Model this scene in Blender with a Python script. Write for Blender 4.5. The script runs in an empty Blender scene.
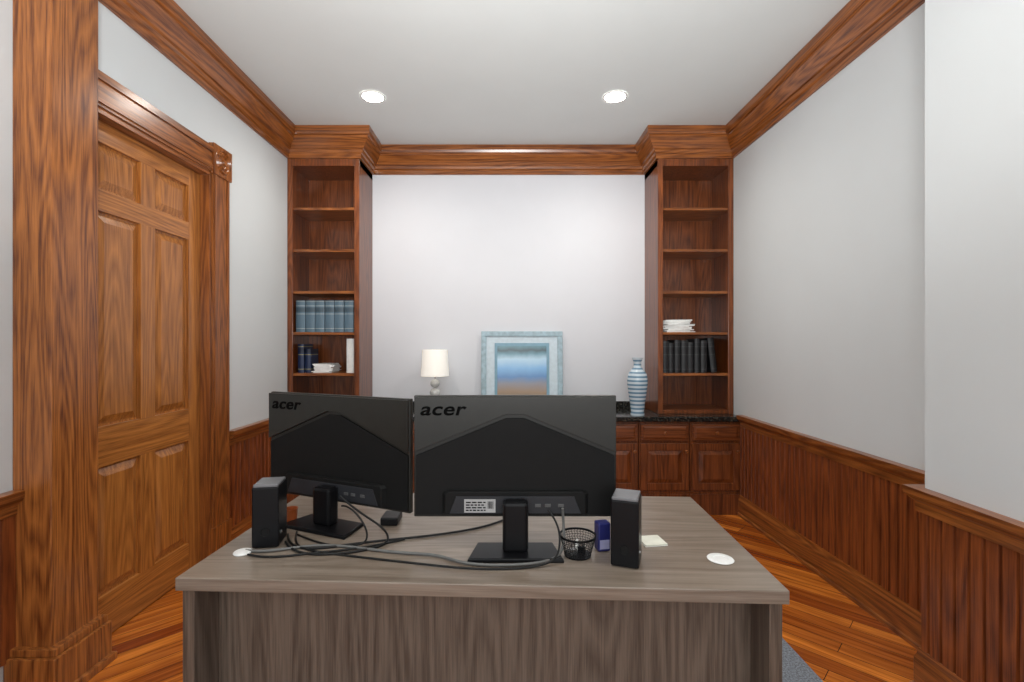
import bpy, bmesh, math, random
from mathutils import Vector, Matrix
random.seed(7)
S = bpy.context.scene
COL = S.collection
S.view_settings.view_transform = 'Standard'

# ------------------------------------------------------------ materials
_m = {}
def new_mat(name):
    m = bpy.data.materials.new(name); m.use_nodes = True
    nt = m.node_tree
    return m, nt, nt.nodes, nt.links, nt.nodes['Principled BSDF']

def plain(name, col, rough=0.5, metal=0.0, coat=0.0, emit=None, estr=0.0, noise=0.06, nscale=30, spec=0.5):
    if name in _m: return _m[name]
    m, nt, N, L, b = new_mat(name)
    b.inputs['Roughness'].default_value = rough
    b.inputs['Metallic'].default_value = metal
    b.inputs['Coat Weight'].default_value = coat
    b.inputs['Specular IOR Level'].default_value = spec
    tc = N.new('ShaderNodeTexCoord'); n = N.new('ShaderNodeTexNoise')
    n.inputs['Scale'].default_value = nscale; n.inputs['Detail'].default_value = 3
    L.new(tc.outputs['Object'], n.inputs['Vector'])
    r = N.new('ShaderNodeValToRGB')
    r.color_ramp.elements[0].position = .3; r.color_ramp.elements[1].position = .7
    r.color_ramp.elements[0].color = (*[c*(1-noise) for c in col], 1)
    r.color_ramp.elements[1].color = (*[min(1, c*(1+noise)) for c in col], 1)
    L.new(n.outputs['Fac'], r.inputs['Fac']); L.new(r.outputs['Color'], b.inputs['Base Color'])
    if emit:
        b.inputs['Emission Color'].default_value = (*emit, 1); b.inputs['Emission Strength'].default_value = estr
    _m[name] = m
    return m

def wood(kind, axis):
    P = {
     'trim': ((.095,.023,.005), (.37,.120,.026), .28, 9),
     'bead': ((.085,.017,.004), (.275,.070,.016), .33, 7),
     'door': ((.22,.070,.013), (.50,.190,.040), .30, 9),
     'shelf':((.075,.017,.004), (.245,.068,.017), .30, 8),
     'column':((.11,.026,.006), (.43,.148,.032), .28, 10),
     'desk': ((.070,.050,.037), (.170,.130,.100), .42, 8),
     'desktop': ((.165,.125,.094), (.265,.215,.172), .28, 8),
    }[kind]
    key = kind+'_wood_'+axis
    if key in _m: return _m[key]
    dark, light, rough, rings = P
    m, nt, N, L, b = new_mat(key)
    tc = N.new('ShaderNodeTexCoord'); oi = N.new('ShaderNodeObjectInfo')
    mul = N.new('ShaderNodeMath'); mul.operation = 'MULTIPLY'; mul.inputs[1].default_value = 37
    L.new(oi.outputs['Random'], mul.inputs[0])
    add = N.new('ShaderNodeVectorMath'); add.operation = 'ADD'
    L.new(tc.outputs['Object'], add.inputs[0]); L.new(mul.outputs[0], add.inputs[1])
    def mapped(across, along):
        mp = N.new('ShaderNodeMapping')
        s = [across]*3; s['XYZ'.index(axis)] = along
        mp.inputs['Scale'].default_value = s
        L.new(add.outputs[0], mp.inputs['Vector']); return mp
    # cathedral rings
    n1 = N.new('ShaderNodeTexNoise'); n1.inputs['Scale'].default_value = 1; n1.inputs['Detail'].default_value = 1.0
    n1.inputs['Distortion'].default_value = .05
    L.new(mapped(6, .5).outputs[0], n1.inputs['Vector'])
    a = N.new('ShaderNodeMath'); a.operation = 'MULTIPLY'; a.inputs[1].default_value = rings*4.2
    L.new(n1.outputs['Fac'], a.inputs[0])
    p = N.new('ShaderNodeMath'); p.operation = 'PINGPONG'; p.inputs[1].default_value = 1
    L.new(a.outputs[0], p.inputs[0])
    # medium streaks and fine pores
    n3 = N.new('ShaderNodeTexNoise'); n3.inputs['Scale'].default_value = 1; n3.inputs['Detail'].default_value = 3
    L.new(mapped(60, 1.1).outputs[0], n3.inputs['Vector'])
    n2 = N.new('ShaderNodeTexNoise'); n2.inputs['Scale'].default_value = 1; n2.inputs['Detail'].default_value = 3
    L.new(mapped(300, 9).outputs[0], n2.inputs['Vector'])
    def madd(x, k, y):
        q = N.new('ShaderNodeMath'); q.operation = 'MULTIPLY_ADD'; q.inputs[1].default_value = k
        L.new(x, q.inputs[0])
        if y is None: q.inputs[2].default_value = 0
        else: L.new(y, q.inputs[2])
        return q.outputs[0]
    v = madd(n2.outputs['Fac'], .50, None)
    v = madd(n3.outputs['Fac'], .46, v)
    v = madd(p.outputs[0], .18, v)
    r = N.new('ShaderNodeValToRGB')
    r.color_ramp.elements[0].position = .40; r.color_ramp.elements[1].position = .72
    r.color_ramp.elements[0].color = (*dark, 1); r.color_ramp.elements[1].color = (*light, 1)
    L.new(v, r.inputs['Fac']); L.new(r.outputs['Color'], b.inputs['Base Color'])
    b.inputs['Roughness'].default_value = rough
    if kind not in ('desk', 'desktop'):
        b.inputs['Coat Weight'].default_value = .15; b.inputs['Coat Roughness'].default_value = .15
    bp = N.new('ShaderNodeBump'); bp.inputs['Strength'].default_value = .08; bp.inputs['Distance'].default_value = .002
    L.new(v, bp.inputs['Height']); L.new(bp.outputs[0], b.inputs['Normal'])
    _m[key] = m
    return m

def floor_mat():
    m, nt, N, L, b = new_mat('heart_pine_planks')
    tc = N.new('ShaderNodeTexCoord')
    outs = []
    for ang in (math.radians(45), math.radians(-45)):
        mp = N.new('ShaderNodeMapping'); mp.inputs['Rotation'].default_value = (0, 0, ang)
        L.new(tc.outputs['Object'], mp.inputs['Vector'])
        br = N.new('ShaderNodeTexBrick')
        br.inputs['Scale'].default_value = 1; br.inputs['Brick Width'].default_value = 1.3
        br.inputs['Row Height'].default_value = .085; br.inputs['Mortar Size'].default_value = .0016
        br.inputs['Mortar Smooth'].default_value = .1
        br.offset = .37; br.offset_frequency = 3
        br.inputs['Color1'].default_value = (.30, .055, .008, 1)
        br.inputs['Color2'].default_value = (.90, .30, .040, 1)
        br.inputs['Mortar'].default_value = (.05, .014, .004, 1)
        L.new(mp.outputs[0], br.inputs['Vector'])
        m2 = N.new('ShaderNodeMapping'); m2.inputs['Scale'].default_value = (1.2, 26, 1)
        L.new(mp.outputs[0], m2.inputs['Vector'])
        n = N.new('ShaderNodeTexNoise'); n.inputs['Scale'].default_value = 1.4; n.inputs['Detail'].default_value = 4
        n.inputs['Distortion'].default_value = .8
        L.new(m2.outputs[0], n.inputs['Vector'])
        r = N.new('ShaderNodeValToRGB')
        r.color_ramp.elements[0].position = .32; r.color_ramp.elements[1].position = .68
        r.color_ramp.elements[0].color = (.42, .30, .24, 1); r.color_ramp.elements[1].color = (1.0, 1.0, 1.0, 1)
        L.new(n.outputs['Fac'], r.inputs['Fac'])
        mx = N.new('ShaderNodeMix'); mx.data_type = 'RGBA'; mx.blend_type = 'MULTIPLY'; mx.inputs['Factor'].default_value = 1
        L.new(br.outputs['Color'], mx.inputs['A']); L.new(r.outputs['Color'], mx.inputs['B'])
        outs.append(mx)
    sp = N.new('ShaderNodeSeparateXYZ'); L.new(tc.outputs['Object'], sp.inputs[0])
    lt = N.new('ShaderNodeMath'); lt.operation = 'LESS_THAN'; lt.inputs[1].default_value = -1.32
    L.new(sp.outputs['X'], lt.inputs[0])
    fm = N.new('ShaderNodeMix'); fm.data_type = 'RGBA'
    L.new(lt.outputs[0], fm.inputs['Factor'])
    L.new(outs[0].outputs['Result'], fm.inputs['A']); L.new(outs[1].outputs['Result'], fm.inputs['B'])
    L.new(fm.outputs['Result'], b.inputs['Base Color'])
    b.inputs['Roughness'].default_value = .22; b.inputs['Coat Weight'].default_value = .35
    b.inputs['Coat Roughness'].default_value = .10
    return m

def granite_mat():
    m, nt, N, L, b = new_mat('black_granite')
    tc = N.new('ShaderNodeTexCoord')
    n = N.new('ShaderNodeTexNoise'); n.inputs['Scale'].default_value = 60; n.inputs['Detail'].default_value = 5
    L.new(tc.outputs['Object'], n.inputs['Vector'])
    r = N.new('ShaderNodeValToRGB')
    r.color_ramp.elements[0].position = .48; r.color_ramp.elements[0].color = (.006, .007, .007, 1)
    r.color_ramp.elements[1].position = .75; r.color_ramp.elements[1].color = (.09, .08, .06, 1)
    L.new(n.outputs['Fac'], r.inputs['Fac'])
    L.new(r.outputs['Color'], b.inputs['Base Color'])
    b.inputs['Roughness'].default_value = .12
    return m

def stripe_mat(name, axis, stops, lo, hi, rough=.35, wob=0.0):
    """bands along one object axis"""
    m, nt, N, L, b = new_mat(name)
    tc = N.new('ShaderNodeTexCoord'); sp = N.new('ShaderNodeSeparateXYZ')
    L.new(tc.outputs['Object'], sp.inputs[0])
    mr = N.new('ShaderNodeMapRange'); mr.inputs['From Min'].default_value = lo; mr.inputs['From Max'].default_value = hi
    src = sp.outputs[axis]
    if wob:
        n = N.new('ShaderNodeTexNoise'); n.inputs['Scale'].default_value = 9; n.inputs['Detail'].default_value = 4
        L.new(tc.outputs['Object'], n.inputs['Vector'])
        ma = N.new('ShaderNodeMath'); ma.operation = 'MULTIPLY_ADD'; ma.inputs[1].default_value = wob
        L.new(n.outputs['Fac'], ma.inputs[0]); L.new(src, ma.inputs[2]); src = ma.outputs[0]
    L.new(src, mr.inputs['Value'])
    r = N.new('ShaderNodeValToRGB'); cr = r.color_ramp
    cr.interpolation = 'CONSTANT' if not wob else 'LINEAR'
    while len(cr.elements) < len(stops): cr.elements.new(.5)
    for e, (p, c) in zip(cr.elements, stops):
        e.position = p; e.color = (*c, 1)
    L.new(mr.outputs[0], r.inputs['Fac']); L.new(r.outputs['Color'], b.inputs['Base Color'])
    b.inputs['Roughness'].default_value = rough
    return m

def wallpaint(name, col):
    return plain(name, col, .75, noise=.012, nscale=3)

WALL = wallpaint('light_gray_wall_paint', (.62, .645, .655))
CEIL = wallpaint('ceiling_paint', (.66, .69, .685))
FLOOR = floor_mat(); GRAN = granite_mat()
BLACK = plain('black_plastic', (.005, .005, .006), .35, spec=.2)
DULL = plain('matte_black_plastic', (.009, .009, .009), .55, spec=.15)
SATIN = plain('satin_black_plastic', (.022, .021, .018), .30, spec=.3)
CHAR = plain('charcoal_plastic', (.025, .026, .03), .45, spec=.3)
GREY = plain('grey_plastic', (.16, .16, .17), .35)
WHITE = plain('white_plastic', (.82, .82, .8), .4)
PAPER = plain('paper', (.85, .85, .83), .8)
CHROME = plain('brushed_metal', (.6, .6, .6), .25, 1.0)

# ------------------------------------------------------------ geometry helpers
def finish(name, bm, mats, parent=None, loc=(0, 0, 0), rot=(0, 0, 0), bevel=0, smooth=False, segs=2):
    bmesh.ops.recalc_face_normals(bm, faces=bm.faces[:])
    me = bpy.data.meshes.new(name); bm.to_mesh(me); bm.free()
    if not isinstance(mats, (list, tuple)): mats = [mats]
    for x in mats: me.materials.append(x)
    o = bpy.data.objects.new(name, me); COL.objects.link(o)
    o.location = loc; o.rotation_euler = rot
    if parent: o.parent = parent
    if smooth:
        for p in me.polygons: p.use_smooth = True
    if bevel:
        b = o.modifiers.new('bevel', 'BEVEL'); b.width = bevel; b.segments = segs; b.limit_method = 'ANGLE'
        b.angle_limit = math.radians(40)
    return o

def abox(bm, x0, x1, y0, y1, z0, z1, mi=0):
    v = [bm.verts.new(p) for p in ((x0,y0,z0),(x1,y0,z0),(x1,y1,z0),(x0,y1,z0),(x0,y0,z1),(x1,y0,z1),(x1,y1,z1),(x0,y1,z1))]
    for f in ((0,3,2,1),(4,5,6,7),(0,1,5,4),(1,2,6,5),(2,3,7,6),(3,0,4,7)):
        fc = bm.faces.new([v[i] for i in f]); fc.material_index = mi

def boxes(name, lst, mats, parent=None, bevel=.002, origin=None, rot=(0,0,0)):
    if origin is None:
        xs = [b[0] for b in lst]+[b[1] for b in lst]; ys = [b[2] for b in lst]+[b[3] for b in lst]; zs = [b[4] for b in lst]
        origin = ((min(xs)+max(xs))/2, (min(ys)+max(ys))/2, min(zs))
    bm = bmesh.new(); ox, oy, oz = origin
    for b in lst:
        abox(bm, b[0]-ox, b[1]-ox, b[2]-oy, b[3]-oy, b[4]-oz, b[5]-oz, b[6] if len(b) > 6 else 0)
    return finish(name, bm, mats, parent, origin, rot, bevel)

def lathe(name, prof, mats, parent=None, loc=(0,0,0), n=40, rot=(0,0,0)):
    bm = bmesh.new(); rings = []
    for r, z in prof:
        if r < 1e-5: rings.append([bm.verts.new((0, 0, z))])
        else: rings.append([bm.verts.new((r*math.cos(2*math.pi*i/n), r*math.sin(2*math.pi*i/n), z)) for i in range(n)])
    for a, b in zip(rings, rings[1:]):
        for i in range(n):
            j = (i+1) % n
            if len(a) == 1 and len(b) == 1: continue
            if len(a) == 1: bm.faces.new((a[0], b[i], b[j]))
            elif len(b) == 1: bm.faces.new((a[i], a[j], b[0]))
            else: bm.faces.new((a[i], a[j], b[j], b[i]))
    o = finish(name, bm, mats, parent, loc, rot, 0, True)
    e = o.modifiers.new('es', 'EDGE_SPLIT'); e.split_angle = math.radians(45)
    return o

def prism(name, pts, y0, y1, mat, parent=None, bevel=.002, loc=(0,0,0), rot=(0,0,0), top_inset=0):
    """polygon in XZ, extruded along Y from y0 (front, toward -Y) to y1"""
    bm = bmesh.new()
    cx = sum(p[0] for p in pts)/len(pts); cz = sum(p[1] for p in pts)/len(pts)
    k = 1-top_inset
    a = [bm.verts.new((cx+(x-cx)*k, y0, cz+(z-cz)*k)) for x, z in pts]; b = [bm.verts.new((x, y1, z)) for x, z in pts]
    n = len(pts); bm.faces.new(a); bm.faces.new(b[::-1])
    for i in range(n): bm.faces.new((a[i], a[(i+1)%n], b[(i+1)%n], b[i]))
    return finish(name, bm, mat, parent, loc, rot, bevel)

def empty(name, loc, rot=0):
    e = bpy.data.objects.new(name, None); COL.objects.link(e)
    e.location = loc; e.rotation_euler = (0, 0, rot); e.empty_display_size = .05
    return e

def tag(o, label, cat, group=None, structure=False):
    o['label'] = label; o['category'] = cat
    if group: o['group'] = group
    if structure: o['kind'] = 'structure'
    return o

def sweep(name, paths, prof, matx, maty):
    """mouldings: profile (offset into room, z) carried along floor-plan paths with mitred corners; room lies left of travel"""
    bm = bmesh.new()
    for path in paths:
        P = [Vector(p) for p in path]
        nor = []
        for a, b in zip(P, P[1:]):
            d = (b-a).normalized(); nor.append(Vector((-d.y, d.x)))
        rings = []
        for i, p in enumerate(P):
            if i == 0: m = nor[0]
            elif i == len(P)-1: m = nor[-1]
            else: m = (nor[i-1]+nor[i])/(1+nor[i-1].dot(nor[i]))
            rings.append([bm.verts.new((p.x+m.x*o, p.y+m.y*o, z)) for o, z in prof])
        n = len(prof)
        for k, (a, b) in enumerate(zip(rings, rings[1:])):
            mi = 0 if abs(nor[k].y) > .5 else 1
            for i in range(n):
                f = bm.faces.new((a[i], a[(i+1)%n], b[(i+1)%n], b[i])); f.material_index = mi
        bm.faces.new(rings[0]); bm.faces.new(rings[-1][::-1])
    return finish(name, bm, [matx, maty])

def beadboard(name, segs, z0, z1):
    bm = bmesh.new(); pitch = .055
    for a, b in segs:
        a = Vector(a); b = Vector(b); d = b-a; Ln = d.length; d.normalize(); n = Vector((-d.y, d.x))
        pts = [(0, 0), (0, .014)]
        t = pitch
        while t < Ln-.01:
            pts += [(t-.007, .014), (t-.004, .006), (t-.001, .012), (t+.003, .006), (t+.006, .014)]
            t += pitch
        pts += [(Ln, .014), (Ln, 0)]
        lo = [bm.verts.new((*(a+d*t+n*o), z0)) for t, o in pts]; hi = [bm.verts.new((*(a+d*t+n*o), z1)) for t, o in pts]
        for i in range(len(pts)-1): bm.faces.new((lo[i], lo[i+1], hi[i+1], hi[i]))
    return finish(name, bm, wood('bead', 'Z'))

def frustum(bm, o, u, v, n, w, h, inset, depth, base=0.0):
    o, u, v, n = map(Vector, (o, u, v, n))
    def P(a, b, c): return bm.verts.new(o+u*a+v*b+n*c)
    r0 = [P(0,0,base), P(w,0,base), P(w,h,base), P(0,h,base)]
    r1 = [P(inset,inset,depth), P(w-inset,inset,depth), P(w-inset,h-inset,depth), P(inset,h-inset,depth)]
    for i in range(4):
        j = (i+1)%4; bm.faces.new((r0[i], r0[j], r1[j], r1[i]))
    bm.faces.new(r1)

def cable(name, pts, rad, mat, parent=None):
    cu = bpy.data.curves.new(name, 'CURVE'); cu.dimensions = '3D'
    sp = cu.splines.new('NURBS'); sp.points.add(len(pts)-1)
    for p, c in zip(sp.points, pts): p.co = (*c, 1)
    sp.use_endpoint_u = True; sp.order_u = 4; cu.resolution_u = 10
    cu.bevel_depth = rad; cu.bevel_resolution = 3; cu.use_fill_caps = True
    t = bpy.data.objects.new('tmp', cu); COL.objects.link(t)
    dg = bpy.context.evaluated_depsgraph_get()
    me = bpy.data.meshes.new_from_object(t.evaluated_get(dg)); bpy.data.objects.remove(t)
    me.materials.clear(); me.materials.append(mat)
    for p in me.polygons: p.use_smooth = True
    o = bpy.data.objects.new(name, me); COL.objects.link(o)
    if parent: o.parent = parent
    return o

def text(name, body, size, mat, parent, loc, sx=1.0, shear=0.0, rot=(math.pi/2, 0, 0), ext=.0008, off=0.0):
    cu = bpy.data.curves.new(name, 'FONT'); cu.body = body; cu.size = size; cu.extrude = ext; cu.shear = shear
    cu.align_x = 'CENTER'; cu.align_y = 'CENTER'; cu.offset = off; cu.space_character = 1.04
    t = bpy.data.objects.new('tmp', cu); COL.objects.link(t)
    dg = bpy.context.evaluated_depsgraph_get()
    me = bpy.data.meshes.new_from_object(t.evaluated_get(dg)); bpy.data.objects.remove(t)
    me.materials.clear(); me.materials.append(mat)
    o = bpy.data.objects.new(name, me); COL.objects.link(o)
    o.location = loc; o.rotation_euler = rot; o.scale = (sx, 1, 1); o.parent = parent
    return o

# ------------------------------------------------------------ room dimensions
XL, XR, XN, XLN = -1.82, 1.86, 1.64, -1.92
YB, YC, YCAB, YBK = 4.37, 1.90, 3.86, 3.99
ZC = 3.12; YN = -1.1

tag(boxes('floor', [(-2.1, 2.1, YN, 4.6, -.08, 0)], FLOOR, bevel=0, origin=(0,0,0)), 'glossy orange heart pine plank floor', 'floor', structure=True)
tag(boxes('ceiling', [(-2.1, 2.1, YN, 4.6, ZC, ZC+.1)], CEIL, bevel=0), 'smooth pale grey painted ceiling', 'ceiling', structure=True)
tag(boxes('wall_back', [(-2.1, 2.1, YB, 4.6, 0, ZC)], wallpaint('cool_white_wall_paint', (.69, .70, .735)), bevel=0), 'plain cool white wall between the bookcases', 'wall', structure=True)
tag(boxes('wall_right', [(XR, 2.1, YC, YB, 0, ZC), (XN, 2.1, YN, YC, 0, ZC)], WALL, bevel=0), 'pale grey painted wall stepping inward near the opening', 'wall', structure=True)
tag(boxes('wall_left', [(-2.1, XLN, YN, 2.07, 0, ZC), (-2.1, XL, 2.07, 2.94, 2.41, ZC), (-2.1, XL, 2.94, YB, 0, ZC)], WALL, bevel=0), 'pale grey painted wall with a panelled door', 'wall', structure=True)

TX, TY, TZ = wood('trim', 'X'), wood('trim', 'Y'), wood('trim', 'Z')
crown = [(0,2.89),(.014,2.89),(.018,2.895),(.018,2.925),(.03,2.935),(.034,2.955),(.045,2.962),(.058,2.985),(.078,3.015),(.092,3.035),(.092,3.05),(.104,3.055),(.112,3.075),(.112,3.12),(0,3.12)]
tag(sweep('trim_1', [[(XN, YN), (XN, YC), (XR, YC), (XR, YBK), (1.235, YBK), (1.235, YB), (-1.225, YB), (-1.225, YBK), (XL, YBK), (XL, 2.07)]], crown, TX, TY), 'stained oak crown moulding stepping around the bookcases', 'crown moulding', structure=True)
rail = [(0,.705),(.02,.705),(.022,.745),(.034,.755),(.048,.772),(.05,.80),(0,.80)]
tag(sweep('trim_2', [[(XN, YN), (XN, YC), (XR, YC), (XR, 3.83)], [(XL, 3.83), (XL, 3.125)], [(XLN, 1.87), (XLN, YN)]], rail, TX, TY), 'stained wood chair rail above beadboard', 'chair rail', structure=True)
base = [(0,0),(.034,0),(.034,.018),(.024,.024),(.024,.125),(.018,.14),(.014,.165),(0,.165)]
tag(sweep('baseboard_right', [[(XN, YN), (XN, YC), (XR, YC), (XR, YCAB)]], base, TX, TY), 'tall stained wood baseboard', 'baseboard', structure=True)
tag(sweep('baseboard_left', [[(XL, YCAB), (XL, 3.14)], [(XLN, 1.80), (XLN, YN)]], base, TX, TY), 'tall stained wood baseboard', 'baseboard', structure=True)
tag(beadboard('trim_3', [((XN, YN), (XN, YC)), ((XR, YC), (XR, YCAB))], .15, .72), 'reddish stained beadboard wainscot', 'wainscot', structure=True)
tag(beadboard('trim_4', [((XL, YCAB), (XL, 3.12)), ((XLN, 1.87), (XLN, YN))], .15, .72), 'reddish stained beadboard wainscot', 'wainscot', structure=True)

# pillar at the opening
CZ = wood('column', 'Z')
tag(boxes('trim_5', [(-1.92,-1.767,1.87,2.085,.19,ZC), (-1.92,-1.72,1.835,2.10,0,.165), (-1.92,-1.735,1.848,2.095,.165,.195), (-1.92,-1.70,1.82,2.105,0,.03)], CZ, bevel=.004), 'square oak pilaster on a stepped plinth', 'pilaster', structure=True)

# door casing
bm = bmesh.new()
cas = [(XL-.0,XL+.022,2.945,3.115,.24,2.405), (XL,XL+.030,2.955,2.975,.24,2.405), (XL,XL+.030,3.085,3.105,.24,2.405), (-1.91,XL+.012,2.925,2.945,0,2.41), (XL,XL+.034,2.94,3.12,0,.24)]
for b in cas: abox(bm, *b, 0)
for b in [(XL,XL+.022,2.086,2.94,2.415,2.565), (XL,XL+.030,2.086,2.94,2.43,2.45), (XL,XL+.032,2.086,2.94,2.53,2.565), (-1.91,XL+.012,2.086,2.925,2.39,2.415)]: abox(bm, *b, 1)
abox(bm, XL, XL+.034, 2.935, 3.125, 2.405, 2.59, 0)
for r0, r1, h in ((.075,.062,.012),(.05,.036,.014),(.022,.0,.016)):
    n = 32; c = Vector((XL+.034, 3.03, 2.4975))
    def ring(r, dx): return [bm.verts.new((c.x+dx, c.y+r*math.cos(2*math.pi*i/n), c.z+r*math.sin(2*math.pi*i/n))) for i in range(n)]
    A = ring(r0, 0); M = ring((r0+r1)/2 if r1 else r0*.7, h)
    for i in range(n): bm.faces.new((A[i], A[(i+1)%n], M[(i+1)%n], M[i]))
    if r1:
        B = ring(r1, 0)
        for i in range(n): bm.faces.new((M[i], M[(i+1)%n], B[(i+1)%n], B[i]))
    else: bm.faces.new(M)
tag(finish('trim_6', bm, [TZ, TY], bevel=.0), 'wide oak door casing with carved corner rosette', 'door casing', structure=True)

# six panel door (faces +X)
DX = -1.865; y0, y1 = 2.087, 2.922; zt = 2.388
st = .100; mid = .100
pw = (y1-y0-2*st-mid)/2
cols = [(y0+st, y0+st+pw), (y1-st-pw, y1-st)]
rows = [(.20, .80), (.985, 1.975), (2.075, 2.29)]
DZ, DY = wood('door', 'Z'), wood('door', 'Y')
e = .0004
L_ = [(DX-.05, DX-.018, y0, y1, .005, zt, 0), (DX-.02, DX, y0, y0+st, .005, zt, 0), (DX-.02, DX, y1-st, y1, .005, zt, 0)]
zz = [.005]+[v for r in rows for v in r]+[zt]
for a, b in zip(zz[::2], zz[1::2]): L_.append((DX-.02, DX-e, y0+st-.001, y1-st+.001, a, b, 1))
for a, b in rows: L_.append((DX-.02, DX-2*e, cols[0][1], cols[1][0], a-.001, b+.001, 0))
door = boxes('door_1', L_, [DZ, DY], bevel=.0012)
tag(door, 'tall honey oak six-panel door', 'door', structure=True)
for c in cols:
    for r in rows:
        bm = bmesh.new()
        oy, oz = (c[0]+c[1])/2, r[0]
        frustum(bm, (0, c[0]-oy+.010, .010), (0,1,0), (0,0,1), (1,0,0), c[1]-c[0]-.020, r[1]-r[0]-.020, .038, .015)
        p = finish('panel', bm, DZ, door, (DX-.0185-door.location.x, oy-door.location.y, oz-door.location.z), bevel=.002)

# ------------------------------------------------------------ lower cabinets
SX, SZ = wood('shelf', 'X'), wood('shelf', 'Z')
NCB = 9; cw = (XR-XL)/NCB
def make_cabinet():
    root = empty('base_cabinet', (0,0,0))
    w = cw-.004
    boxes('body', [(-w/2, w/2, 0, .50, .0, .742), (-w/2, w/2, -.012, .0, 0, .165), (-w/2, w/2, -.006, 0, .165, .185)], wood('shelf','Z'), root)
    dr = boxes('drawer', [(-w/2+.012, w/2-.012, -.02, 0, .59, .725)], SX, root, .005)
    bm = bmesh.new(); frustum(bm, (-w/2+.03, -.02, .606), (1,0,0), (0,0,1), (0,-1,0), w-.06, .103, .014, .006)
    pz = finish('drawer_panel', bm, SX, dr, Vector((0,0,0))-dr.location)
    lathe('knob', [(0,0),(.007,0),(.006,.010),(.014,.018),(.013,.026),(0,.029)], wood('trim','Z'), dr, Vector((0,-.022,.657))-dr.location, 20, (math.pi/2,0,0))
    dd = boxes('door', [(-w/2+.012, w/2-.012, -.012, 0, .2, .57), (-w/2+.012, -w/2+.062, -.02, -.01, .2, .57), (w/2-.062, w/2-.012, -.02, -.01, .2, .57),
               (-w/2+.06, w/2-.06, -.02, -.01, .2, .255), (-w/2+.06, w/2-.06, -.02, -.01, .515, .57)], SZ, root, .003)
    bm = bmesh.new(); frustum(bm, (-w/2+.066, -.012, .259), (1,0,0), (0,0,1), (0,-1,0), w-.132, .252, .03, .010)
    finish('door_panel', bm, SZ, dd, Vector((0,0,0))-dd.location)
    lathe('knob', [(0,0),(.007,0),(.006,.010),(.014,.018),(.013,.026),(0,.029)], wood('trim','Z'), dd, Vector((w/2-.036,-.022,.51))-dd.location, 20, (math.pi/2,0,0))
    return root
def copy_tree(o, parent=None):
    c = o.copy(); COL.objects.link(c)
    if parent: c.parent = parent
    for ch in o.children: copy_tree(ch, c)
    return c
cab = make_cabinet()
cabs = [cab]+[copy_tree(cab) for _ in range(NCB-1)]
for i, c in enumerate(cabs):
    c.location = (XR-cw*(i+.5), YCAB, 0)
    tag(c, 'cherry-stained base cabinet with raised-panel drawer and door', 'cabinet', 'base cabinets under the granite worktop')

tag(boxes('worktop', [(XL+.002, XR-.002, 3.825, YB-.002, .745, .785), (-1.22, 1.23, YB-.022, YB-.002, .785, .845)], GRAN, bevel=.006), 'polished black granite worktop with low upstand', 'worktop')

# ------------------------------------------------------------ bookcases
shelf_z = [1.12, 1.46, 1.80, 2.145, 2.49]
def bookcase(x0, x1, label):
    r = empty('bookcase', ((x0+x1)/2, YBK, .786)); w = (x1-x0)/2; D = YB-YBK-.003
    H = 2.888-.786
    boxes('body', [(-w, -w+.022, 0, D, 0, H), (w-.022, w, 0, D, 0, H), (-w+.02, w-.02, D-.012, D, 0, H), (-w, w, 0, D, 2.835-.786, H),
                   (-w, -w+.042, -.012, .008, 0, H), (w-.042, w, -.012, .008, 0, H), (-w+.04, w-.04, -.012, .008, 2.83-.786, H), (-w+.02, w-.02, -.006, D, 0, .03)], wood('shelf','Z'), r)
    for z in shelf_z:
        boxes('shelf', [(-w+.022, w-.022, .004, D-.013, z-.786-.022, z-.786)], wood('trim','X'), r)
    tag(r, label, 'bookcase'); return r
bookcase(XL+.003, -1.225, 'tall built-in oak bookcase holding blue volumes and papers')
bookcase(1.235, XR-.003, 'tall built-in oak bookcase holding black books and papers')
tag(boxes('trim_7', [(XL, -1.225, YBK, YB, 2.89, ZC), (1.235, XR, YBK, YB, 2.89, ZC)], wood('shelf','X'), bevel=0), 'oak soffit above the bookcases', 'soffit', structure=True)

# ------------------------------------------------------------ books
def book(t, h, d, mat, band=None):
    r = empty('book', (0,0,0))
    bm = bmesh.new()
    abox(bm, -t/2, -t/2+.003, .006, d, 0, h); abox(bm, t/2-.003, t/2, .006, d, 0, h)
    n = 8; pts = [(-t/2+t*i/n, .006-.008*math.sin(math.pi*i/n)) for i in range(n+1)]
    a = [bm.verts.new((x, y, 0)) for x, y in pts]+[bm.verts.new((x, y+.003, 0)) for x, y in pts[::-1]]
    b = [bm.verts.new((v.co.x, v.co.y, h)) for v in a]; k = len(a)
    for i in range(k): bm.faces.new((a[i], a[(i+1)%k], b[(i+1)%k], b[i]))
    bm.faces.new(a); bm.faces.new(b[::-1])
    finish('cover', bm, mat, r)
    boxes('pages', [(-t/2+.003, t/2-.003, .009, d-.004, .003, h-.004)], PAPER, r, 0)
    return r
def bands(name, base, c2, lo=0, hi=.27):
    return stripe_mat(name, 'Z', [(0,base),(.10,c2),(.12,base),(.55,c2),(.57,base),(.62,(base[0]*.5,base[1]*.5,base[2]*.5)),(.76,base),(.80,c2),(.82,base),(.93,c2),(.95,base)], lo, hi, .5)
teal = bands('slate_blue_binding', (.09,.15,.20), (.34,.38,.37))
b0 = book(.075, .265, .20, teal)
x = XL+.003+.022+.022+.042
bs = [b0]+[copy_tree(b0) for _ in range(5)]
for i, b in enumerate(bs):
    b.location = (x+i*.0805, YBK+.035+.004*(i%2), 1.461)
    tag(b, 'thick slate blue reference volume with banded spine', 'book', 'blue volumes on the shelf')
navy = bands('navy_binding', (.010,.022,.07), (.35,.30,.12))
b = book(.05, .24, .19, navy); b.location = (-1.735, YBK+.05, 1.121); tag(b, 'dark navy hardback standing at the shelf side', 'book')
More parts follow.
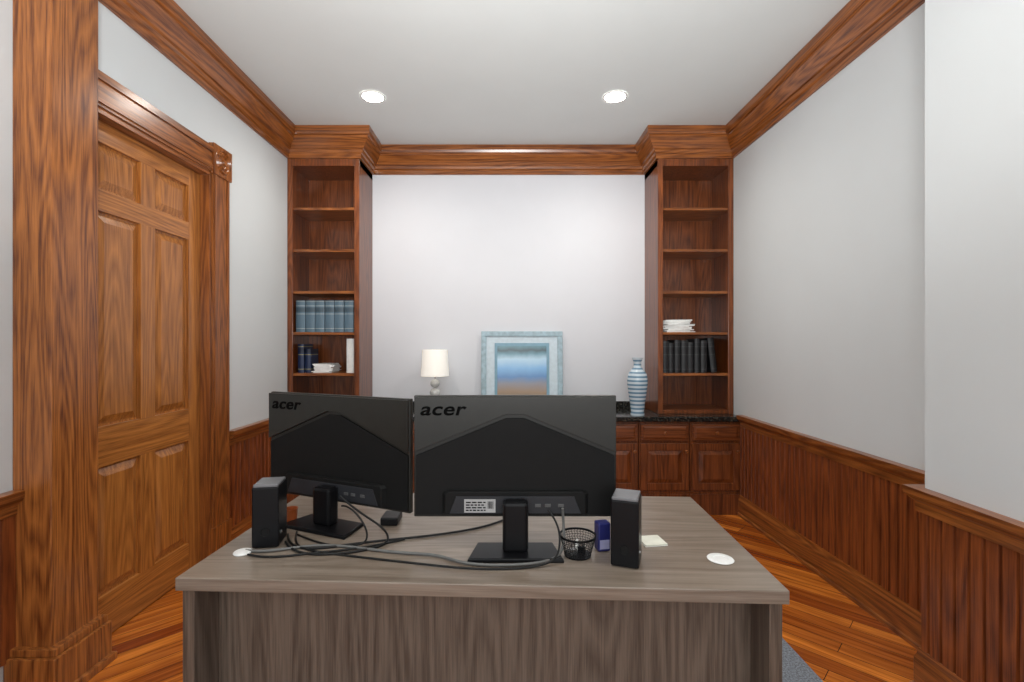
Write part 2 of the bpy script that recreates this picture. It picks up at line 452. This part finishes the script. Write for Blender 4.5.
b = book(.045, .20, .17, navy); b.location = (-1.68, YBK+.06, 1.121); tag(b, 'short navy hardback beside a taller one', 'book')
b = book(.06, .285, .2, plain('white_binding', (.8,.8,.78), .6)); b.location = (-1.315, YBK+.03, 1.121); tag(b, 'white folder standing at the end of the shelf', 'folder')
def stack(name, loc, w, d, n, seed, label, amp=.10):
    rnd = random.Random(seed); bm = bmesh.new(); z = 0
    for i in range(n):
        t = rnd.uniform(.004, .010); a = rnd.uniform(-amp, amp); dx = rnd.uniform(-amp*.12, amp*.12); ww = w*rnd.uniform(.85, 1)
        s = len(bm.verts); abox(bm, -ww/2, ww/2, 0, d, z, z+t)
        bm.verts.ensure_lookup_table(); vs = bm.verts[s:]
        bmesh.ops.rotate(bm, verts=vs, cent=(0, d/2, 0), matrix=Matrix.Rotation(a, 3, 'Z')); bmesh.ops.translate(bm, verts=vs, vec=(dx,0,0)); z += t
    o = finish(name, bm, PAPER, None, loc); tag(o, label, 'papers'); return o
stack('paper_stack', (-1.555, YBK+.06, 1.121), .16, .2, 10, 3, 'short stack of white papers beside navy books')
stack('paper_stack', (1.43, YBK+.065, 1.461), .25, .20, 15, 5, 'untidy stack of white papers on a shelf', .2)
blk = bands('black_binding', (.010,.010,.012), (.05,.05,.05))
specs = [(.05,.265),(.045,.25),(.05,.275),(.055,.27),(.05,.255),(.045,.285),(.05,.27),(.05,.29)]
x = 1.295
for i, (t, h) in enumerate(specs):
    b = book(t, h, .2, blk); b.location = (x+t/2, YBK+.045+.008*((i*2)%3), 1.121); x += t+.004
    if i == 7:
        b.location.x += .040; b.location.z += .0035; b.rotation_euler = (0, math.radians(-6.5), 0)
        tag(b, 'black hardback leaning against the row of volumes', 'book', 'black books on the shelf')
    else: tag(b, 'black hardback volume standing in a row', 'book', 'black books on the shelf')

# ------------------------------------------------------------ things on the worktop
lm = empty('table_lamp', (-.63, 4.17, .786))
glass = plain('lamp_glass', (.60,.60,.58), .10, coat=.5)
lathe('base', [(0,0),(.06,0),(.06,.012),(.035,.02),(.012,.026),(.012,.035)], CHROME, lm)
pr = [(.012,.034)]
for k, (r, z) in enumerate(((.045,.075),(.045,.155),(.04,.235))):
    for i in range(1, 12):
        a = -math.pi/2+math.pi*i/12; pr.append((max(.01, r*math.cos(a)), z+r*.9*math.sin(a)))
pr.append((.009,.275)); pr.append((0,.276))
lathe('stem', pr, glass, lm)
lathe('pole', [(0,.27),(.006,.27),(.006,.44),(0,.44)], CHROME, lm)
lathe('lamp_shade', [(.120,.30),(.106,.525),(.104,.525),(.118,.30)], plain('linen_shade', (.86,.84,.78), .8, emit=(1,.95,.86), estr=.32), lm)
tag(lm, 'small table lamp with white drum shade and stacked-ball stem', 'lamp')

pic = empty('framed_picture', (.125, 4.30, .786)); pic.rotation_euler = (math.radians(-3), 0, 0)
fw, fh, ft = .73, .69, .045
FM = plain('whitewashed_blue_frame', (.34,.46,.52), .5, noise=.2, nscale=25)
boxes('frame', [(-fw/2, fw/2, 0, .025, 0, ft), (-fw/2, fw/2, 0, .025, fh-ft, fh), (-fw/2, -fw/2+ft, 0, .025, ft, fh-ft), (fw/2-ft, fw/2, 0, .025, ft, fh-ft)], FM, pic, .005)
boxes('mat_board', [(-fw/2+ft, fw/2-ft, .012, .022, ft, fh-ft)], plain('mat_board', (.60,.70,.76), .7), pic, 0)
boxes('inner_mat', [(-.245,.245,.008,.012,.09,.585)], plain('inner_mat', (.20,.36,.46), .5), pic, 0)
art = stripe_mat('painted_seascape', 'Z', [(0,(.18,.14,.10)),(.16,(.36,.24,.15)),(.30,(.28,.27,.30)),(.42,(.09,.24,.50)),(.58,(.20,.45,.75)),(.74,(.45,.65,.80)),(.84,(.10,.25,.32)),(.90,(.03,.07,.09)),(1,(.12,.30,.36))], -.02, .48, .35, .05)
boxes('artwork', [(-.22,.22,.004,.008,.115,.56)], art, pic, 0)
tag(pic, 'seascape print in a whitewashed blue frame leaning on the wall', 'picture')

vst = []
cA, cB = (.55,.64,.70), (.13,.24,.34)
for i in range(15): vst.append((i*2/30, cA)); vst.append(((i*2+1.1)/30, cB))
vm = stripe_mat('banded_blue_glaze', 'Z', vst, 0, .48, .25)
va = lathe('vase', [(0,0),(.052,0),(.056,.012),(.05,.03),(.058,.09),(.07,.17),(.080,.25),(.081,.29),(.073,.335),(.052,.365),(.034,.385),(.029,.41),(.031,.435),(.040,.455),(.042,.465),(.034,.465),(.024,.43),(0,.43)], vm, None, (1.045, 3.90, .786))
tag(va, 'tall blue and white horizontally banded ceramic vase', 'vase')

# ------------------------------------------------------------ desk
DA = math.atan2(-.069, 1.609)
DW, DD = 1.61, .755
dk = empty('desk', (-.893, 1.295, 0), DA)   # origin: front corner of the top
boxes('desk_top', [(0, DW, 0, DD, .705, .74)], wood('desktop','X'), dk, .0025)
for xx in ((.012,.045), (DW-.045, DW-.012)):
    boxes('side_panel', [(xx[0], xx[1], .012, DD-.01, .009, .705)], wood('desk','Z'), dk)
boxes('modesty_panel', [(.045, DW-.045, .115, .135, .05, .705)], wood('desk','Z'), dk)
lathe('grommet', [(.0,.0),(.034,0),(.037,.002),(.035,.004),(.022,.0045),(.021,.003),(0,.003)], WHITE, dk, (1.505,.175,.7402), 40)
tag(dk, 'grey woodgrain laminate office desk with overhanging top', 'desk')
ZD = .7405

# ------------------------------------------------------------ monitors
LOGO = plain('logo_black', (.0015,.0015,.0015), .6, spec=.05)
def monitor(loc, rot, label, zb, sticker=True, w=.625, h=.375):
    r = empty('monitor', loc, rot)
    z = zb-ZD
    prism('screen_housing', [(-w/2, z), (w/2, z), (w/2, z+h), (-w/2, z+h)], .038, .056, SATIN, r, .003)
    prism('rear_shell', [(-w/2+.003, z+.203), (-.028, z+.318), (.028, z+.318), (w/2-.003, z+.203), (w/2-.003, z+h-.004), (-w/2+.003, z+h-.004)], .026, .040, SATIN, r, .001)
    prism('rear_field', [(-w/2+.006, z+.008), (w/2-.006, z+.008), (w/2-.006, z+.19), (.028, z+.305), (-.028, z+.305), (-w/2+.006, z+.19)], .032, .040, DULL, r, .001)
    prism('stand_mount', [(-.225, z+.012), (.225, z+.012), (.225, z+.075), (.215, z+.085), (-.215, z+.085), (-.225, z+.075)], .016, .034, DULL, r, .002, top_inset=.05)
    prism('port_panel', [(-.20, z+.018), (.20, z+.018), (.18, z+.070), (-.18, z+.070)], .013, .022, CHAR, r, .001)
    boxes('display', [(-w/2+.008, w/2-.008, .0555, .0575, z+.015, z+h-.008)], plain('display_glass', (.01,.01,.012), .08), r, 0)
    if sticker:
        lb = boxes('rating_label', [(-.155,-.060,.0115,.0132,z+.022,z+.062)], plain('grey_label', (.42,.42,.42), .6), r, 0); lb['label'] = 'white printed rating label'
        bars = []
        rn = random.Random(4)
        for k in range(4):
            xx = -.150
            while xx < -.095:
                ln = rn.uniform(.006, .016); bars.append((xx, min(xx+ln,-.090), .0110, .0116, z+.027+k*.008, z+.031+k*.008)); xx += ln+.003
        for k in range(12):
            bars.append((-.084+k*.0015, -.084+k*.0015+rn.choice((.0005,.001)), .0110, .0116, z+.034, z+.056))
        o = boxes('label_print', bars, BLACK, lb, 0); o.location -= lb.location
    for a, b in ((.06,.078), (.09,.108), (.13,.148)):
        boxes('port', [(a,b,.0115,.015,z+.038,z+.048)], plain('port_metal', (.08,.08,.08), .4), r, .001)
    text('logo', 'acer', .056, LOGO, r, (-w/2+.088, .0255, z+h-.042), 1.35, .2, ext=.0010, off=.0011)
    boxes('stand_neck', [(-.038,.038,-.034,.014,.010,z+.066)], BLACK, r, .010)
    bm = bmesh.new()
    bt = [(-.14,-.075), (.14,-.075), (.118,.045), (-.118,.045)]
    lo = [bm.verts.new((x, y, 0)) for x, y in bt]; hi = [bm.verts.new((x*.98, y*.98, .012)) for x, y in bt]
    bm.faces.new(lo[::-1]); bm.faces.new(hi)
    for i in range(4): bm.faces.new((lo[i], lo[(i+1)%4], hi[(i+1)%4], hi[i]))
    finish('stand_foot', bm, BLACK, r, bevel=.003)
    tag(r, label, 'monitor')
    return r
monitor((.022, 1.455, ZD), .0, 'black widescreen computer monitor seen from behind, angular shell', .833)
monitor((-.622, 1.665, ZD), math.radians(-23), 'black widescreen computer monitor turned inward, beside a small speaker', .812, False)

# ------------------------------------------------------------ speakers
def speaker(loc, rot, label):
    r = empty('speaker', loc, rot); w, d, h = .078, .095, .195
    boxes('body', [(-w/2, w/2, -d/2, d/2, .003, h-.008)], BLACK, r, .004)
    boxes('top_cap', [(-w/2+.003, w/2-.003, -d/2+.003, d/2-.003, h-.010, h)], GREY, r, .003)
    boxes('grille', [(-w/2+.004, w/2-.004, d/2, d/2+.006, .012, h-.012)], CHAR, r, .003)
    boxes('foot', [(-w/2+.008, w/2-.008, -d/2+.008, d/2-.008, 0, .004)], CHAR, r, 0)
    lathe('bass_port', [(0,.0004),(.011,.0004),(.012,.002),(.014,.002),(.014,0)], DULL, r, (0,-d/2-.0005,.05), 32, (math.pi/2,0,0))
    lathe('emblem', [(.0,.0015),(.006,.0015),(.006,0)], CHROME, r, (w/2+.0005,-.02,.04), 24, (0,math.pi/2,0))
    tag(r, label, 'speaker'); return r
speaker((-.752, 1.525, ZD), math.radians(10), 'small black desktop speaker with grey top beside tangled cables')
speaker((.342, 1.395, ZD), math.radians(-20), 'small black desktop speaker with grey top beside wire cup')

# ------------------------------------------------------------ wire mesh cup
cup = empty('wire_cup', (.207, 1.435, ZD))
bm = bmesh.new(); n = 36; rings = []
for k in range(9):
    t = k/8; rr = .038+.015*t
    rings.append([bm.verts.new((rr*math.cos(2*math.pi*(i+.5*(k%2))/n), rr*math.sin(2*math.pi*(i+.5*(k%2))/n), .003+.055*t)) for i in range(n)])
for a, b in zip(rings, rings[1:]):
    for i in range(n): bm.faces.new((a[i], a[(i+1)%n], b[(i+1)%n], b[i]))
o = finish('mesh_wall', bm, BLACK, cup); wf = o.modifiers.new('w', 'WIREFRAME'); wf.thickness = .0014
lathe('rim', [(.051,.056),(.054,.056),(.054,.062),(.051,.062),(.051,.056)], BLACK, cup)
lathe('cup_bottom', [(0,0),(.039,0),(.040,.004),(0,.004)], BLACK, cup)
tag(cup, 'small black wire mesh desk cup', 'desk organizer')
for i, (dx, dy, a) in enumerate(((-.015,-.008,.3),(.012,.006,-.5),(.0,.018,1.2))):
    c = boxes('binder_clip', [(-.010,.010,-.006,.006,0,.018), (-.006,-.004,-.003,.003,.018,.034), (.004,.006,-.003,.003,.018,.034)], [CHROME, BLACK, WHITE][i], None, .001, (0,0,0))
    c.location = (.207+dx, 1.435+dy, ZD+.0045); c.rotation_euler = (0,0,a)
    tag(c, ['silver binder clip in the wire cup','black binder clip in the wire cup','white binder clip in the wire cup'][i], 'clip')

# indigo carton
bx = empty('small_carton', (.288, 1.475, ZD), math.radians(12))
boxes('carton', [(-.020,.020,-.018,.018,0,.085)], plain('indigo_card', (.022,.025,.15), .4), bx, .004)
boxes('label_panel', [(-.015,.015,-.0195,-.0178,.008,.035)], plain('pale_violet_print', (.40,.40,.62), .4), bx, .0)
tag(bx, 'small indigo blue carton beside the wire cup', 'box')

nt_ = empty('sticky_note_pad', (.455, 1.53, ZD), math.radians(8))
boxes('note_sheets', [(-.036,.036,-.036,.036,0.0009,.006)], plain('pale_yellow_paper', (.72,.72,.62), .8), nt_, .0005)
boxes('backing_sheet', [(-.0365,.0365,-.0365,.0365,0,.0008)], PAPER, nt_, 0)
tag(nt_, 'small pale yellow sticky note pad', 'note pad')

oc = lathe('orange_cup', [(0,0),(.020,0),(.023,.044),(.025,.048),(.022,.048),(.018,.006),(0,.006)], plain('orange_plastic', (.35,.08,.02), .4), None, (-.765, 1.70, ZD))
tag(oc, 'small orange cup behind the speaker', 'cup')

# ------------------------------------------------------------ cables
WC = plain('grey_cable', (.13,.13,.125), .5); BC = plain('black_cable', (.008,.008,.008), .45, spec=.3)
def cz(pts, r): return [(p[0], p[1], (ZD+r+.0005) if len(p)==2 else p[2]) for p in pts]
c1 = cable('cable', cz([(-.79,1.455),(-.74,1.44),(-.66,1.475),(-.56,1.50),(-.44,1.47),(-.32,1.435),(-.2,1.43),(-.13,1.36),(.02,1.355),(.13,1.38),(.17,1.43,ZD+.02),(.17,1.48,ZD+.07),(.165,1.458,ZD+.13)], .0042), .0042, WC)
tag(c1, 'long grey power cable snaking across the desk', 'cable')
c2 = cable('cable', cz([(-.72,1.58),(-.68,1.49),(-.60,1.455),(-.50,1.50),(-.40,1.53),(-.28,1.56),(-.16,1.60),(-.05,1.66),(.02,1.75)], .0035), .0035, BC)
tag(c2, 'thin black cable running behind the monitor stand', 'cable')
c3 = cable('cable', cz([(-.70,1.52),(-.64,1.43),(-.52,1.425),(-.42,1.46),(-.36,1.52),(-.42,1.60,ZD+.03),(-.50,1.60,ZD+.07),(-.56,1.61,ZD+.12)], .0035), .0035, BC)
tag(c3, 'black monitor cable looping up from the desk', 'cable')
c4 = cable('cable', cz([(.12,1.445,ZD+.13),(.15,1.42,ZD+.10),(.155,1.40,ZD+.04),(.13,1.36),(.0,1.335),(-.12,1.34),(-.25,1.37),(-.38,1.40),(-.50,1.43),(-.62,1.46),(-.67,1.51),(-.70,1.60)], .003), .003, BC)
tag(c4, 'thin black cable draped past the monitor foot', 'cable')
c5 = cable('cable', cz([(-.54,1.57,ZD+.10),(-.50,1.52,ZD+.12),(-.44,1.50,ZD+.07),(-.43,1.50),(-.50,1.48),(-.58,1.50),(-.69,1.58)], .003), .003, BC)
tag(c5, 'black cable looped beside the monitor neck', 'cable')
c6 = cable('cable', cz([(-.33,1.54),(-.40,1.50),(-.48,1.46),(-.60,1.44),(-.70,1.40),(-.77,1.43)], .003), .003, BC)
tag(c6, 'thin speaker cable lying on the desk', 'cable')
pg = lathe('cable_cap', [(0,0),(.024,0),(.026,.003),(.024,.006),(.012,.008),(0,.008)], WHITE, None, (-.795,1.447,ZD), 32)  # white cable cap lying at the end of the grey cable
tag(pg, 'round white cable cap near the desk edge', 'cable cap')
ad = boxes('power_adapter', [(-.44,-.38,1.66,1.74,ZD,ZD+.028)], BLACK, bevel=.005); tag(ad, 'black power adapter block among cables', 'power adapter')

# ------------------------------------------------------------ rug
tag(boxes('rug', [(-1.15, 1.27, 1.0, 2.9, .0005, .008)], plain('grey_woven_rug', (.20,.22,.25), .95, noise=.55, nscale=140), bevel=.003), 'flat grey speckled rug under the desk', 'rug')

# ------------------------------------------------------------ downlights
def downlight(x, y, power):
    r = empty('recessed_light', (x, y, ZC-.001))
    lathe('trim_ring', [(.070,-.001),(.073,-.006),(.085,-.004),(.088,0)], WHITE, r)
    lathe('lens', [(0,-.003),(.071,-.003),(.071,-.001)], plain('lit_lens', (1,1,1), .5, emit=(1,.97,.90), estr=35), r)
    tag(r, 'lit round recessed ceiling light with white trim', 'ceiling light', 'recessed ceiling lights')
    ld = bpy.data.lights.new('spot', 'SPOT'); ld.energy = power; ld.spot_size = math.radians(165); ld.spot_blend = .9; ld.shadow_soft_size = .08
    ld.color = (1, .95, .88)
    lo = bpy.data.objects.new('bulb', ld); COL.objects.link(lo); lo.location = (0, 0, -.03); lo.parent = r
downlight(-.96, 3.43, 48); downlight(.76, 3.43, 48)
downlight(-.96, 1.1, 20); downlight(.76, 1.1, 20)

def area(name, loc, rot, sx, sy, e, col):
    ld = bpy.data.lights.new(name, 'AREA'); ld.shape = 'RECTANGLE'; ld.size = sx; ld.size_y = sy; ld.energy = e; ld.color = col
    lo = bpy.data.objects.new(name, ld); COL.objects.link(lo); lo.location = loc; lo.rotation_euler = rot
    return lo
area('added_front_fill', (0, -1.0, 1.7), (math.radians(90), 0, 0), 2.6, 2.0, 26, (.97,.99,1))  # added unseen fill behind the camera, brightens the room from the front
b_ = area('added_ceiling_fill', (0, -.1, 1.50), (math.radians(132), 0, 0), .9, .3, 54, (.99,1,.99)); b_.data.spread = math.radians(110)  # added unseen fill aimed upward to brighten the ceiling

w = bpy.data.worlds.new('World'); S.world = w; w.use_nodes = True
bg = w.node_tree.nodes['Background']; bg.inputs[0].default_value = (.95,.98,1,1); bg.inputs[1].default_value = .80

# ------------------------------------------------------------ camera
cd = bpy.data.cameras.new('Camera'); cam = bpy.data.objects.new('Camera', cd); COL.objects.link(cam)
cam.location = (0, 0, 1.37); cam.rotation_euler = (math.radians(90), 0, 0)
cd.sensor_width = 36; cd.lens = 483*36/1024; cd.shift_x = 4/1024; cd.shift_y = 2/1024; cd.clip_start = .02
S.camera = cam
